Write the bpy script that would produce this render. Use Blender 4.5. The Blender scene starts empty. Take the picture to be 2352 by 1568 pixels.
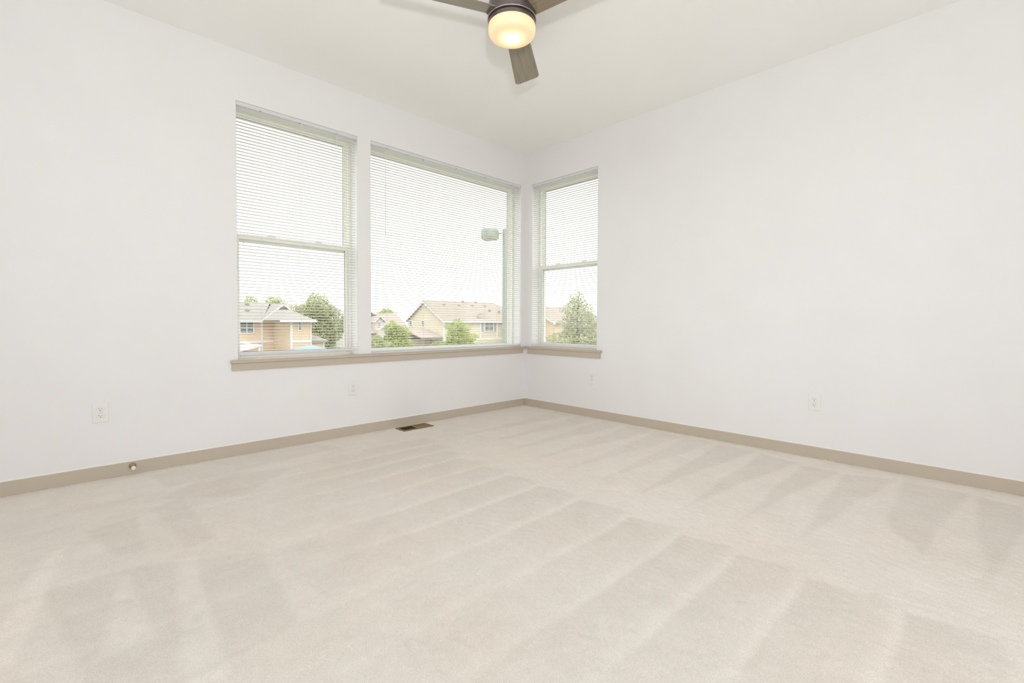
import bpy, bmesh, math, random
import numpy as np
from mathutils import Matrix, Vector

random.seed(7)
SC = bpy.context.scene
COL = SC.collection
PI = math.pi

# ------------------------------------------------------------------ camera, sky, lights, exposure
cam_d = bpy.data.cameras.new('camera')
cam_d.sensor_width = 36.0
cam_d.lens = 16.16
cam_d.shift_y = -0.00876
cam_d.clip_start = 0.02
cam_d.clip_end = 600
cam = bpy.data.objects.new('camera', cam_d)
COL.objects.link(cam)
yaw, pitch, roll = math.radians(45.699), math.radians(-1.275), math.radians(0.219)
f = Vector((math.cos(pitch) * math.cos(yaw), math.cos(pitch) * math.sin(yaw), math.sin(pitch)))
r = Vector((math.sin(yaw), -math.cos(yaw), 0))
u = r.cross(f)
c_, s_ = math.cos(roll), math.sin(roll)
R0, U0 = c_ * r + s_ * u, -s_ * r + c_ * u
cam.matrix_world = Matrix(((R0.x, U0.x, -f.x, -3.654), (R0.y, U0.y, -f.y, -3.541), (R0.z, U0.z, -f.z, 0.9136), (0, 0, 0, 1)))
SC.camera = cam

SKY = 2.2
world = bpy.data.worlds.new('overcast_sky')
SC.world = world
world.use_nodes = True
bg = world.node_tree.nodes['Background']
bg.inputs['Color'].default_value = (0.94, 0.975, 1.0, 1)
bg.inputs['Strength'].default_value = SKY

SC.view_settings.view_transform = 'Standard'
SC.view_settings.look = 'None'
SC.view_settings.gamma = 1.0
SC.view_settings.use_curve_mapping = False
SC.view_settings.exposure = 0.17
SC.cycles.max_bounces = 14
SC.cycles.diffuse_bounces = 8
SC.cycles.transparent_max_bounces = 24
SC.cycles.use_denoising = True
SC.cycles.caustics_reflective = False
SC.cycles.caustics_refractive = False


def add_light(name, kind, loc, rot, energy, color=(1, 1, 1), **kw):
    l = bpy.data.lights.new(name, kind)
    l.energy = energy
    l.color = color
    o = bpy.data.objects.new(name, l)
    o.location = loc
    o.rotation_euler = rot
    for k, v in kw.items():
        if k == 'portal':
            l.cycles.is_portal = v
        else:
            setattr(l, k, v)
    COL.objects.link(o)
    return o


# the photographer's flash just above and behind the camera, and an added, unseen fill lamp behind it to brighten the ceiling
FLASH, CEILING_FILL = 126.0, 8.0
fl = add_light('camera_flash', 'SPOT', (-3.82, -3.82, 1.22), (0, 0, 0), FLASH, (0.925, 0.97, 1.0),
               shadow_soft_size=0.05, spot_size=math.radians(170), spot_blend=1.0)
fl.rotation_euler = Vector((0.62, 0.62, 0.8)).to_track_quat('-Z', 'Y').to_euler()
fill = add_light('added_ceiling_fill', 'AREA', (-4.35, -4.35, 1.15), (0, 0, 0), CEILING_FILL, (0.91, 0.965, 1.0), shape='SQUARE', size=0.9)
fill.rotation_euler = Vector((0.42, 0.42, 0.95)).to_track_quat('-Z', 'Y').to_euler()

# hazy sun behind the building: it lights the houses' walls that face the windows
sun = add_light('hazy_sun', 'SUN', (0, 0, 20), (0, 0, 0), 1.4, (1.0, 0.97, 0.92), angle=math.radians(35))
sun.rotation_euler = Vector((0.33, 0.55, -0.77)).to_track_quat('-Z', 'Y').to_euler()

# daylight portals at the windows and the two added openings behind the camera (they add no light, they only guide the sampling of the sky)
for nm, loc, rot, sx, sy in (
        ('daylight_portal', (-3.2, -5.32, 1.07), (PI / 2, 0, PI), 1.6, 2.1),
        ('daylight_portal', (-5.32, -3.2, 1.07), (PI / 2, 0, PI / 2), 1.6, 2.1),
        ('daylight_portal', (-1.43, 0.24, 1.53), (PI / 2, 0, 0), 2.8, 1.8),
        ('daylight_portal', (0.24, -0.53, 1.53), (PI / 2, 0, -PI / 2), 0.9, 1.8)):
    add_light(nm, 'AREA', loc, rot, 1, shape='RECTANGLE', size=sx, size_y=sy, portal=True)


# ------------------------------------------------------------------ materials
def lin(v):
    v /= 255.0
    return v / 12.92 if v <= 0.04045 else ((v + 0.055) / 1.055) ** 2.4


def rgb(a, b, c):
    return (lin(a), lin(b), lin(c), 1)


def mat(name, col, rough=0.6, spec=0.5, metal=0.0, noise=0.0, nscale=8.0, bump=0.0, bscale=200.0, bdist=0.001, coat=0.0):
    m = bpy.data.materials.new(name)
    m.use_nodes = True
    nt = m.node_tree
    b = nt.nodes['Principled BSDF']
    b.inputs['Base Color'].default_value = col
    b.inputs['Roughness'].default_value = rough
    b.inputs['Specular IOR Level'].default_value = spec
    b.inputs['Metallic'].default_value = metal
    b.inputs['Coat Weight'].default_value = coat
    tc = nt.nodes.new('ShaderNodeTexCoord')
    if noise > 0:
        n = nt.nodes.new('ShaderNodeTexNoise')
        n.inputs['Scale'].default_value = nscale
        n.inputs['Detail'].default_value = 4
        mr = nt.nodes.new('ShaderNodeMapRange')
        mr.inputs['From Min'].default_value = 0.3
        mr.inputs['From Max'].default_value = 0.7
        mr.inputs['To Min'].default_value = 1 - noise
        mr.inputs['To Max'].default_value = 1 + noise
        mx = nt.nodes.new('ShaderNodeMix')
        mx.data_type = 'RGBA'
        mx.blend_type = 'MULTIPLY'
        mx.inputs[0].default_value = 1
        mx.inputs[6].default_value = col
        nt.links.new(tc.outputs['Object'], n.inputs['Vector'])
        nt.links.new(n.outputs['Fac'], mr.inputs['Value'])
        nt.links.new(mr.outputs['Result'], mx.inputs[7])
        nt.links.new(mx.outputs[2], b.inputs['Base Color'])
    if bump > 0:
        n2 = nt.nodes.new('ShaderNodeTexNoise')
        n2.inputs['Scale'].default_value = bscale
        n2.inputs['Detail'].default_value = 3
        bp = nt.nodes.new('ShaderNodeBump')
        bp.inputs['Strength'].default_value = bump
        bp.inputs['Distance'].default_value = bdist
        nt.links.new(tc.outputs['Object'], n2.inputs['Vector'])
        nt.links.new(n2.outputs['Fac'], bp.inputs['Height'])
        nt.links.new(bp.outputs['Normal'], b.inputs['Normal'])
    return m


M = {}
M['wall'] = mat('wall_paint', (0.845, 0.832, 0.838, 1), 0.75, 0.3, noise=0.012, nscale=3, bump=0.25, bscale=160)
M['ceiling'] = mat('ceiling_paint', (0.925, 0.92, 0.90, 1), 0.85, 0.2, noise=0.01, nscale=2, bump=0.2, bscale=140)
M['trim'] = mat('taupe_trim_paint', rgb(195, 184, 168), 0.38, 0.45, noise=0.02, nscale=6)
M['edge_light'] = mat('painted_edge_light', (0.88, 0.86, 0.81, 1), 0.5, 0.3)  # pale colour standing for light on the baseboards' top edge
M['vinyl'] = mat('window_vinyl', (0.93, 0.93, 0.885, 1), 0.4, 0.4)
M['seal'] = mat('dark_seal', (0.06, 0.07, 0.07, 1), 0.6)
M['slat'] = mat('blind_slat_white', (0.92, 0.90, 0.88, 1), 0.42, 0.4)
_nt = M['slat'].node_tree
_tl = _nt.nodes.new('ShaderNodeBsdfTranslucent')
_tl.inputs[0].default_value = (0.85, 0.83, 0.76, 1)
_mx = _nt.nodes.new('ShaderNodeMixShader')
_mx.inputs[0].default_value = 0.30
_nt.links.new(_nt.nodes['Principled BSDF'].outputs[0], _mx.inputs[1])
_nt.links.new(_tl.outputs[0], _mx.inputs[2])
_nt.links.new(_mx.outputs[0], _nt.nodes['Material Output'].inputs['Surface'])
M['rail'] = mat('blind_rail_white', (0.72, 0.72, 0.74, 1), 0.35, 0.5)
M['cord'] = mat('cord_white', (0.82, 0.81, 0.79, 1), 0.7)
M['wand'] = mat('wand_plastic', (0.72, 0.72, 0.71, 1), 0.2, 0.6)
M['plate'] = mat('outlet_plastic', (0.83, 0.83, 0.81, 1), 0.28, 0.5)
M['slot'] = mat('outlet_slot', (0.012, 0.011, 0.01, 1), 0.8)
M['screw'] = mat('painted_screw', (0.6, 0.6, 0.58, 1), 0.35, metal=0.4)
M['bronze'] = mat('brushed_bronze', (0.19, 0.152, 0.145, 1), 0.36, 0.5, metal=0.65, noise=0.12, nscale=20)
M['nickel'] = mat('antique_brass', (0.42, 0.35, 0.22, 1), 0.25, metal=0.9)
M['chrome'] = mat('polished_band', (0.72, 0.69, 0.65, 1), 0.25, metal=0.9)
M['rubber'] = mat('white_rubber', (0.82, 0.79, 0.75, 1), 0.6)
M['reg'] = mat('register_tan', (0.30, 0.215, 0.10, 1), 0.4, 0.5, metal=0.3, noise=0.08, nscale=30)
M['duct'] = mat('duct_dark', (0.02, 0.014, 0.009, 1), 0.8)
M['steel'] = mat('pole_paint', (0.270, 0.307, 0.262, 1), 0.5)
M['lens'] = mat('lamp_lens', (0.465, 0.435, 0.315, 1), 0.35)
M['ground'] = mat('lawn_ground', (0.264, 0.272, 0.216, 1), 0.95, 0.1, noise=0.25, nscale=0.25)
M['peach'] = mat('peach_siding', (0.643, 0.486, 0.335, 1), 0.8, 0.2, noise=0.04, nscale=1)
M['cream'] = mat('cream_siding', (0.617, 0.557, 0.416, 1), 0.8, 0.2, noise=0.04, nscale=1)
M['pinkish'] = mat('pale_pink_siding', (0.598, 0.526, 0.472, 1), 0.8, 0.2, noise=0.04, nscale=1)
M['htrim'] = mat('house_white_trim', (0.699, 0.690, 0.673, 1), 0.6)
M['hglass'] = mat('house_window_glass', (0.150, 0.180, 0.180, 1), 0.12, 0.6)
M['hvent'] = mat('roof_vent_metal', (0.30, 0.26, 0.23, 1), 0.6)
M['teal'] = mat('teal_canvas', (0.260, 0.441, 0.428, 1), 0.8)
M['bark'] = mat('tree_bark', (0.16, 0.12, 0.08, 1), 0.9, noise=0.2, nscale=6)


def roof_mat(name, col):
    m = mat(name, col, 0.85, 0.15)
    nt = m.node_tree
    b = nt.nodes['Principled BSDF']
    tc = nt.nodes.new('ShaderNodeTexCoord')
    w = nt.nodes.new('ShaderNodeTexWave')
    w.wave_type = 'BANDS'
    w.bands_direction = 'Z'
    w.wave_profile = 'SAW'
    w.inputs['Scale'].default_value = 1.6
    w.inputs['Distortion'].default_value = 0.3
    ns = nt.nodes.new('ShaderNodeTexNoise')
    ns.inputs['Scale'].default_value = 2.5
    ad = nt.nodes.new('ShaderNodeMath')
    ad.operation = 'ADD'
    rp = nt.nodes.new('ShaderNodeMapRange')
    rp.inputs['From Max'].default_value = 2.0
    rp.inputs['To Min'].default_value = 0.86
    rp.inputs['To Max'].default_value = 1.12
    mx = nt.nodes.new('ShaderNodeMix')
    mx.data_type = 'RGBA'
    mx.blend_type = 'MULTIPLY'
    mx.inputs[0].default_value = 1
    mx.inputs[6].default_value = col
    L = nt.links.new
    L(tc.outputs['Object'], w.inputs['Vector'])
    L(tc.outputs['Object'], ns.inputs['Vector'])
    L(w.outputs['Fac'], ad.inputs[0])
    L(ns.outputs['Fac'], ad.inputs[1])
    L(ad.outputs[0], rp.inputs['Value'])
    L(rp.outputs['Result'], mx.inputs[7])
    L(mx.outputs[2], b.inputs['Base Color'])
    return m


M['roof_grey'] = roof_mat('grey_roof_tile', (0.337, 0.317, 0.293, 1))
M['roof_tan'] = roof_mat('tan_roof_tile', (0.368, 0.309, 0.259, 1))
M['roof_pink'] = roof_mat('pinkish_roof_tile', (0.416, 0.353, 0.314, 1))


def leaf_mat(name, c1, c2):
    m = bpy.data.materials.new(name)
    m.use_nodes = True
    nt = m.node_tree
    nt.nodes.clear()
    out = nt.nodes.new('ShaderNodeOutputMaterial')
    d = nt.nodes.new('ShaderNodeBsdfDiffuse')
    t = nt.nodes.new('ShaderNodeBsdfTranslucent')
    mix = nt.nodes.new('ShaderNodeMixShader')
    mix.inputs[0].default_value = 0.35
    tc = nt.nodes.new('ShaderNodeTexCoord')
    n = nt.nodes.new('ShaderNodeTexNoise')
    n.inputs['Scale'].default_value = 1.7
    n.inputs['Detail'].default_value = 5
    cr = nt.nodes.new('ShaderNodeValToRGB')
    cr.color_ramp.elements[0].position = 0.35
    cr.color_ramp.elements[0].color = c1
    cr.color_ramp.elements[1].position = 0.65
    cr.color_ramp.elements[1].color = c2
    L = nt.links.new
    L(tc.outputs['Object'], n.inputs['Vector'])
    L(n.outputs['Fac'], cr.inputs[0])
    L(cr.outputs[0], d.inputs['Color'])
    L(cr.outputs[0], t.inputs['Color'])
    L(d.outputs[0], mix.inputs[1])
    L(t.outputs[0], mix.inputs[2])
    L(mix.outputs[0], out.inputs['Surface'])
    return m


M['leaf_dark'] = leaf_mat('leaves_dark_green', (0.332, 0.361, 0.189, 1), (0.545, 0.560, 0.308, 1))
M['leaf_light'] = leaf_mat('leaves_fresh_green', (0.343, 0.404, 0.124, 1), (0.538, 0.575, 0.233, 1))
M['leaf_pale'] = leaf_mat('leaves_pale_green', (0.400, 0.414, 0.252, 1), (0.574, 0.572, 0.378, 1))

# glass: clear with a weak mirror reflection
g = bpy.data.materials.new('window_glass')
g.use_nodes = True
nt = g.node_tree
nt.nodes.clear()
o_ = nt.nodes.new('ShaderNodeOutputMaterial')
tr = nt.nodes.new('ShaderNodeBsdfTransparent')
tr.inputs[0].default_value = (0.98, 0.988, 0.98, 1)
gl = nt.nodes.new('ShaderNodeBsdfGlossy')
gl.inputs['Roughness'].default_value = 0.02
mx_ = nt.nodes.new('ShaderNodeMixShader')
mx_.inputs[0].default_value = 0.035
nt.links.new(tr.outputs[0], mx_.inputs[1])
nt.links.new(gl.outputs[0], mx_.inputs[2])
nt.links.new(mx_.outputs[0], o_.inputs['Surface'])
M['glass'] = g

# frosted lamp glass: lets the bulb's light through, scattered
g = bpy.data.materials.new('frosted_lamp_glass')
g.use_nodes = True
nt = g.node_tree
nt.nodes.clear()
o_ = nt.nodes.new('ShaderNodeOutputMaterial')
tl = nt.nodes.new('ShaderNodeBsdfTranslucent')
tl.inputs[0].default_value = (0.93, 0.86, 0.74, 1)
df = nt.nodes.new('ShaderNodeBsdfDiffuse')
df.inputs[0].default_value = (0.9, 0.82, 0.68, 1)
gs = nt.nodes.new('ShaderNodeBsdfGlossy')
gs.inputs['Roughness'].default_value = 0.25
m1 = nt.nodes.new('ShaderNodeMixShader')
m1.inputs[0].default_value = 0.45
m2 = nt.nodes.new('ShaderNodeMixShader')
m2.inputs[0].default_value = 0.04
nt.links.new(tl.outputs[0], m1.inputs[1])
nt.links.new(df.outputs[0], m1.inputs[2])
nt.links.new(m1.outputs[0], m2.inputs[1])
nt.links.new(gs.outputs[0], m2.inputs[2])
nt.links.new(m2.outputs[0], o_.inputs['Surface'])
M['frost'] = g

g = bpy.data.materials.new('lit_bulb')
g.use_nodes = True
nt = g.node_tree
nt.nodes.clear()
o_ = nt.nodes.new('ShaderNodeOutputMaterial')
em = nt.nodes.new('ShaderNodeEmission')
em.inputs[0].default_value = (1.0, 0.68, 0.37, 1)
em.inputs[1].default_value = 50.0
nt.links.new(em.outputs[0], o_.inputs['Surface'])
M['bulb'] = g


def wood_mat():
    m = mat('dark_walnut_blade', (0.2, 0.15, 0.1, 1), 0.25, 0.5, coat=0.4)
    nt = m.node_tree
    b = nt.nodes['Principled BSDF']
    tc = nt.nodes.new('ShaderNodeTexCoord')
    mp = nt.nodes.new('ShaderNodeMapping')
    mp.inputs['Scale'].default_value = (1.6, 34, 8)
    n = nt.nodes.new('ShaderNodeTexNoise')
    n.inputs['Scale'].default_value = 2.2
    n.inputs['Detail'].default_value = 8
    n.inputs['Distortion'].default_value = 0.5
    cr = nt.nodes.new('ShaderNodeValToRGB')
    cr.color_ramp.elements[0].position = 0.33
    cr.color_ramp.elements[0].color = (0.20, 0.16, 0.105, 1)
    cr.color_ramp.elements[1].position = 0.68
    cr.color_ramp.elements[1].color = (0.29, 0.24, 0.165, 1)
    L = nt.links.new
    L(tc.outputs['Object'], mp.inputs['Vector'])
    L(mp.outputs['Vector'], n.inputs['Vector'])
    L(n.outputs['Fac'], cr.inputs[0])
    L(cr.outputs[0], b.inputs['Base Color'])
    return m


M['wood'] = wood_mat()


def carpet_mat():
    m = bpy.data.materials.new('cut_pile_carpet')
    m.use_nodes = True
    nt = m.node_tree
    b = nt.nodes['Principled BSDF']
    b.inputs['Roughness'].default_value = 1.0
    b.inputs['Specular IOR Level'].default_value = 0.05
    at = nt.nodes.new('ShaderNodeAttribute')
    at.attribute_name = 'nap'
    tc = nt.nodes.new('ShaderNodeTexCoord')
    n1 = nt.nodes.new('ShaderNodeTexNoise')
    n1.inputs['Scale'].default_value = 270
    n1.inputs['Detail'].default_value = 4
    n1.inputs['Roughness'].default_value = 0.7
    n2 = nt.nodes.new('ShaderNodeTexNoise')
    n2.inputs['Scale'].default_value = 9
    n2.inputs['Detail'].default_value = 5
    base = nt.nodes.new('ShaderNodeMix')
    base.data_type = 'RGBA'
    base.inputs[6].default_value = (0.76, 0.708, 0.655, 1)
    base.inputs[7].default_value = (0.90, 0.845, 0.79, 1)
    m1 = nt.nodes.new('ShaderNodeMapRange')
    m1.inputs['From Min'].default_value = 0.25
    m1.inputs['From Max'].default_value = 0.75
    m1.inputs['To Min'].default_value = 0.83
    m1.inputs['To Max'].default_value = 1.17
    m2 = nt.nodes.new('ShaderNodeMapRange')
    m2.inputs['From Min'].default_value = 0.3
    m2.inputs['From Max'].default_value = 0.7
    m2.inputs['To Min'].default_value = 0.975
    m2.inputs['To Max'].default_value = 1.025
    mu = nt.nodes.new('ShaderNodeMath')
    mu.operation = 'MULTIPLY'
    mx = nt.nodes.new('ShaderNodeMix')
    mx.data_type = 'RGBA'
    mx.blend_type = 'MULTIPLY'
    mx.inputs[0].default_value = 1
    bp = nt.nodes.new('ShaderNodeBump')
    bp.inputs['Strength'].default_value = 0.55
    bp.inputs['Distance'].default_value = 0.004
    L = nt.links.new
    L(tc.outputs['Object'], n1.inputs['Vector'])
    L(tc.outputs['Object'], n2.inputs['Vector'])
    L(at.outputs['Fac'], base.inputs[0])
    L(n1.outputs['Fac'], m1.inputs['Value'])
    L(n2.outputs['Fac'], m2.inputs['Value'])
    L(m1.outputs['Result'], mu.inputs[0])
    L(m2.outputs['Result'], mu.inputs[1])
    L(base.outputs[2], mx.inputs[6])
    L(mu.outputs[0], mx.inputs[7])
    n3 = nt.nodes.new('ShaderNodeTexNoise')
    n3.inputs['Scale'].default_value = 1.9
    n3.inputs['Detail'].default_value = 3
    cr = nt.nodes.new('ShaderNodeValToRGB')
    cr.color_ramp.elements[0].position = 0.42
    cr.color_ramp.elements[0].color = (1.0, 1.0, 1.0, 1)
    cr.color_ramp.elements[1].position = 0.66
    cr.color_ramp.elements[1].color = (1.0, 0.983, 0.966, 1)
    mt = nt.nodes.new('ShaderNodeMix')
    mt.data_type = 'RGBA'
    mt.blend_type = 'MULTIPLY'
    mt.inputs[0].default_value = 1
    L(tc.outputs['Object'], n3.inputs['Vector'])
    L(n3.outputs['Fac'], cr.inputs[0])
    L(mx.outputs[2], mt.inputs[6])
    L(cr.outputs[0], mt.inputs[7])
    L(mt.outputs[2], b.inputs['Base Color'])
    L(n1.outputs['Fac'], bp.inputs['Height'])
    L(bp.outputs['Normal'], b.inputs['Normal'])
    return m


M['carpet'] = carpet_mat()


# ------------------------------------------------------------------ mesh helpers
class MB:
    def __init__(self):
        self.v, self.f = [], []

    def add(self, vs, fs):
        n = len(self.v)
        self.v += [tuple(p) for p in vs]
        self.f += [tuple(i + n for i in q) for q in fs]
        return self

    def box(self, x0, x1, y0, y1, z0, z1):
        return self.add([(x0, y0, z0), (x1, y0, z0), (x1, y1, z0), (x0, y1, z0), (x0, y0, z1), (x1, y0, z1), (x1, y1, z1), (x0, y1, z1)],
                        [(0, 3, 2, 1), (4, 5, 6, 7), (0, 1, 5, 4), (1, 2, 6, 5), (2, 3, 7, 6), (3, 0, 4, 7)])

    def ring(self, u0, u1, z0, z1, wl, wr, wb, wt, d0, d1):
        self.box(u0, u0 + wl, d0, d1, z0, z1)
        self.box(u1 - wr, u1, d0, d1, z0, z1)
        self.box(u0 + wl, u1 - wr, d0, d1, z0, z0 + wb)
        self.box(u0 + wl, u1 - wr, d0, d1, z1 - wt, z1)
        return self

    def tube(self, a, b, ra, rb=None, n=8, caps=True):
        rb = ra if rb is None else rb
        a, b = Vector(a), Vector(b)
        d = (b - a).normalized()
        p = d.orthogonal().normalized()
        q = d.cross(p)
        vs = []
        for c, rr in ((a, ra), (b, rb)):
            for i in range(n):
                t = 2 * PI * i / n
                vs.append(c + rr * (math.cos(t) * p + math.sin(t) * q))
        fs = [(i, (i + 1) % n, n + (i + 1) % n, n + i) for i in range(n)]
        if caps:
            fs += [tuple(range(n - 1, -1, -1)), tuple(range(n, 2 * n))]
        return self.add(vs, fs)

    def lathe(self, prof, n=40, c=(0, 0, 0), axis='z', cap0=True, cap1=True):
        vs, fs = [], []
        for rr, h in prof:
            for i in range(n):
                t = 2 * PI * i / n
                x, y = rr * math.cos(t), rr * math.sin(t)
                vs.append((c[0] + x, c[1] + y, c[2] + h) if axis == 'z' else (c[0] + x, c[1] - h, c[2] + y))
        for k in range(len(prof) - 1):
            for i in range(n):
                j = (i + 1) % n
                fs.append((k * n + i, k * n + j, (k + 1) * n + j, (k + 1) * n + i))
        if cap0:
            fs.append(tuple(range(n - 1, -1, -1)))
        if cap1:
            fs.append(tuple(range((len(prof) - 1) * n, len(prof) * n)))
        return self.add(vs, fs)

    def prism(self, poly, axis, a, b):
        n = len(poly)
        def P(p, t):
            return (t, p[0], p[1]) if axis == 'x' else ((p[0], t, p[1]) if axis == 'y' else (p[0], p[1], t))
        vs = [P(p, a) for p in poly] + [P(p, b) for p in poly]
        fs = [(i, (i + 1) % n, n + (i + 1) % n, n + i) for i in range(n)] + [tuple(range(n - 1, -1, -1)), tuple(range(n, 2 * n))]
        return self.add(vs, fs)

    def slab(self, quad, t):
        q = [Vector(p) for p in quad]
        nrm = (q[1] - q[0]).cross(q[2] - q[0]).normalized()
        if nrm.z < 0:
            nrm = -nrm
        lo = [p - nrm * t for p in q]
        n = len(q)
        return self.add(q + lo, [tuple(range(n)), tuple(range(2 * n - 1, n - 1, -1))] + [(i, n + i, n + (i + 1) % n, (i + 1) % n) for i in range(n)])

    def mesh(self, name, mt, bevel=0.0, smooth=False, seg=2):
        me = bpy.data.meshes.new(name)
        me.from_pydata(self.v, [], self.f)
        bm = bmesh.new()
        bm.from_mesh(me)
        bmesh.ops.recalc_face_normals(bm, faces=bm.faces)
        if bevel > 0:
            bmesh.ops.bevel(bm, geom=[e for e in bm.edges if len(e.link_faces) == 2 and e.calc_face_angle(0) > 0.6], offset=bevel, segments=seg, affect='EDGES', clamp_overlap=True)
        bm.to_mesh(me)
        bm.free()
        me.materials.append(M[mt])
        if smooth:
            me.polygons.foreach_set('use_smooth', [True] * len(me.polygons))
            try:
                me.set_sharp_from_angle(angle=math.radians(38))
            except Exception:
                pass
        return me

    def obj(self, name, mt, parent=None, bevel=0.0, smooth=False, seg=2):
        return link(name, self.mesh(name, mt, bevel, smooth, seg), parent)


def link(name, data, parent=None):
    o = bpy.data.objects.new(name, data)
    COL.objects.link(o)
    if parent is not None:
        o.parent = parent
    return o


def tag(o, label, cat, group=None):
    o['label'] = label
    o['category'] = cat
    if group:
        o['group'] = group
    return o


def thing(name, label, cat, loc=(0, 0, 0), rz=0.0, group=None):
    o = link(name, None)
    o.location = loc
    o.rotation_euler = (0, 0, rz)
    o.empty_display_size = 0.1
    return tag(o, label, cat, group)


def struct(o):
    o['kind'] = 'structure'
    return o


# ------------------------------------------------------------------ room shell
H = 2.74
TH = 0.22


def wall_with_holes(name, us, zs, holes, d0, d1, frame):
    """A solid wall with openings: frame(u, d, z) turns wall coordinates into world ones."""
    mb = MB()
    nu, nz = len(us) - 1, len(zs) - 1

    def solid(i, k):
        if i < 0 or k < 0 or i >= nu or k >= nz:
            return False
        cu, cz = (us[i] + us[i + 1]) / 2, (zs[k] + zs[k + 1]) / 2
        return not any(a < cu < b and lo < cz < hi for a, b, lo, hi in holes)

    for i in range(nu):
        for k in range(nz):
            if not solid(i, k):
                continue
            a, b, lo, hi = us[i], us[i + 1], zs[k], zs[k + 1]
            for d in (d0, d1):
                mb.add([frame(a, d, lo), frame(b, d, lo), frame(b, d, hi), frame(a, d, hi)], [(0, 1, 2, 3)])
            for (di, dk), q in (((-1, 0), [(a, lo), (a, hi)]), ((1, 0), [(b, lo), (b, hi)]), ((0, -1), [(a, lo), (b, lo)]), ((0, 1), [(a, hi), (b, hi)])):
                if not solid(i + di, k + dk):
                    (p, s), (p2, s2) = q
                    mb.add([frame(p, d0, s), frame(p2, d0, s2), frame(p2, d1, s2), frame(p, d1, s)], [(0, 1, 2, 3)])
    me = bpy.data.meshes.new(name)
    me.from_pydata(mb.v, [], mb.f)
    bm = bmesh.new()
    bm.from_mesh(me)
    bmesh.ops.remove_doubles(bm, verts=bm.verts, dist=1e-5)
    bmesh.ops.recalc_face_normals(bm, faces=bm.faces)
    bm.to_mesh(me)
    bm.free()
    me.materials.append(M['wall'])
    return struct(link(name, me))


ZB, ZT = 0.628, 2.402          # window openings: underside of the stool to the head
W1 = (-2.805, -1.943)
W2 = (-1.829, -0.063)
W3 = (0.097, 0.958)            # along the right wall, measured from the corner
wall_with_holes('wall_left', [-5.2, W1[0], W1[1], W2[0], W2[1], TH], [-0.3, ZB, ZT, H], [(W1[0], W1[1], ZB, ZT), (W2[0], W2[1], ZB, ZT)],
                0.0, TH, lambda a, d, z: (a, d, z))
wall_with_holes('wall_right', [0.0, W3[0], W3[1], 5.2], [-0.3, ZB, ZT, H], [(W3[0], W3[1], ZB, ZT)],
                0.0, TH, lambda a, d, z: (d, -a, z))
wall_with_holes('wall_back', [-5.2 - TH, -4.0, -2.4, TH], [-0.3, 0.02, 2.12, H], [(-4.0, -2.4, 0.02, 2.12)],  # unseen opening, added and sized to let sky light in
                0.0, TH, lambda a, d, z: (a, -5.2 - d, z))
wall_with_holes('wall_near', [0.0, 2.4, 4.0, 5.2], [-0.3, 0.02, 2.12, H], [(2.4, 4.0, 0.02, 2.12)],  # second unseen opening, likewise added for its daylight
                0.0, TH, lambda a, d, z: (-5.2 - d, -a, z))
struct(MB().box(-5.45, TH, -5.45, TH, H, H + 0.25).obj('ceiling', 'ceiling'))

# ---- carpeted floor: a fine grid with a slightly uneven pile and the nap brushed by the vacuum cleaner
REG = (-1.626, -1.345, -0.181, -0.055)       # the cut-out for the floor register


def seg_soft(v, w):
    return np.clip(v / w + 0.5, 0, 1)


def poly_mask(x, y, poly, soft):
    """soft inside-ness of a convex polygon"""
    m = np.ones_like(x)
    n = len(poly)
    area = sum(poly[i][0] * poly[(i + 1) % n][1] - poly[(i + 1) % n][0] * poly[i][1] for i in range(n))
    sg = 1 if area > 0 else -1
    for i in range(n):
        (ax, ay), (bx, by) = poly[i], poly[(i + 1) % n]
        L_ = math.hypot(bx - ax, by - ay)
        d = sg * ((bx - ax) * (y - ay) - (by - ay) * (x - ax)) / L_
        m = np.minimum(m, seg_soft(d, soft))
    return m


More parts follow.
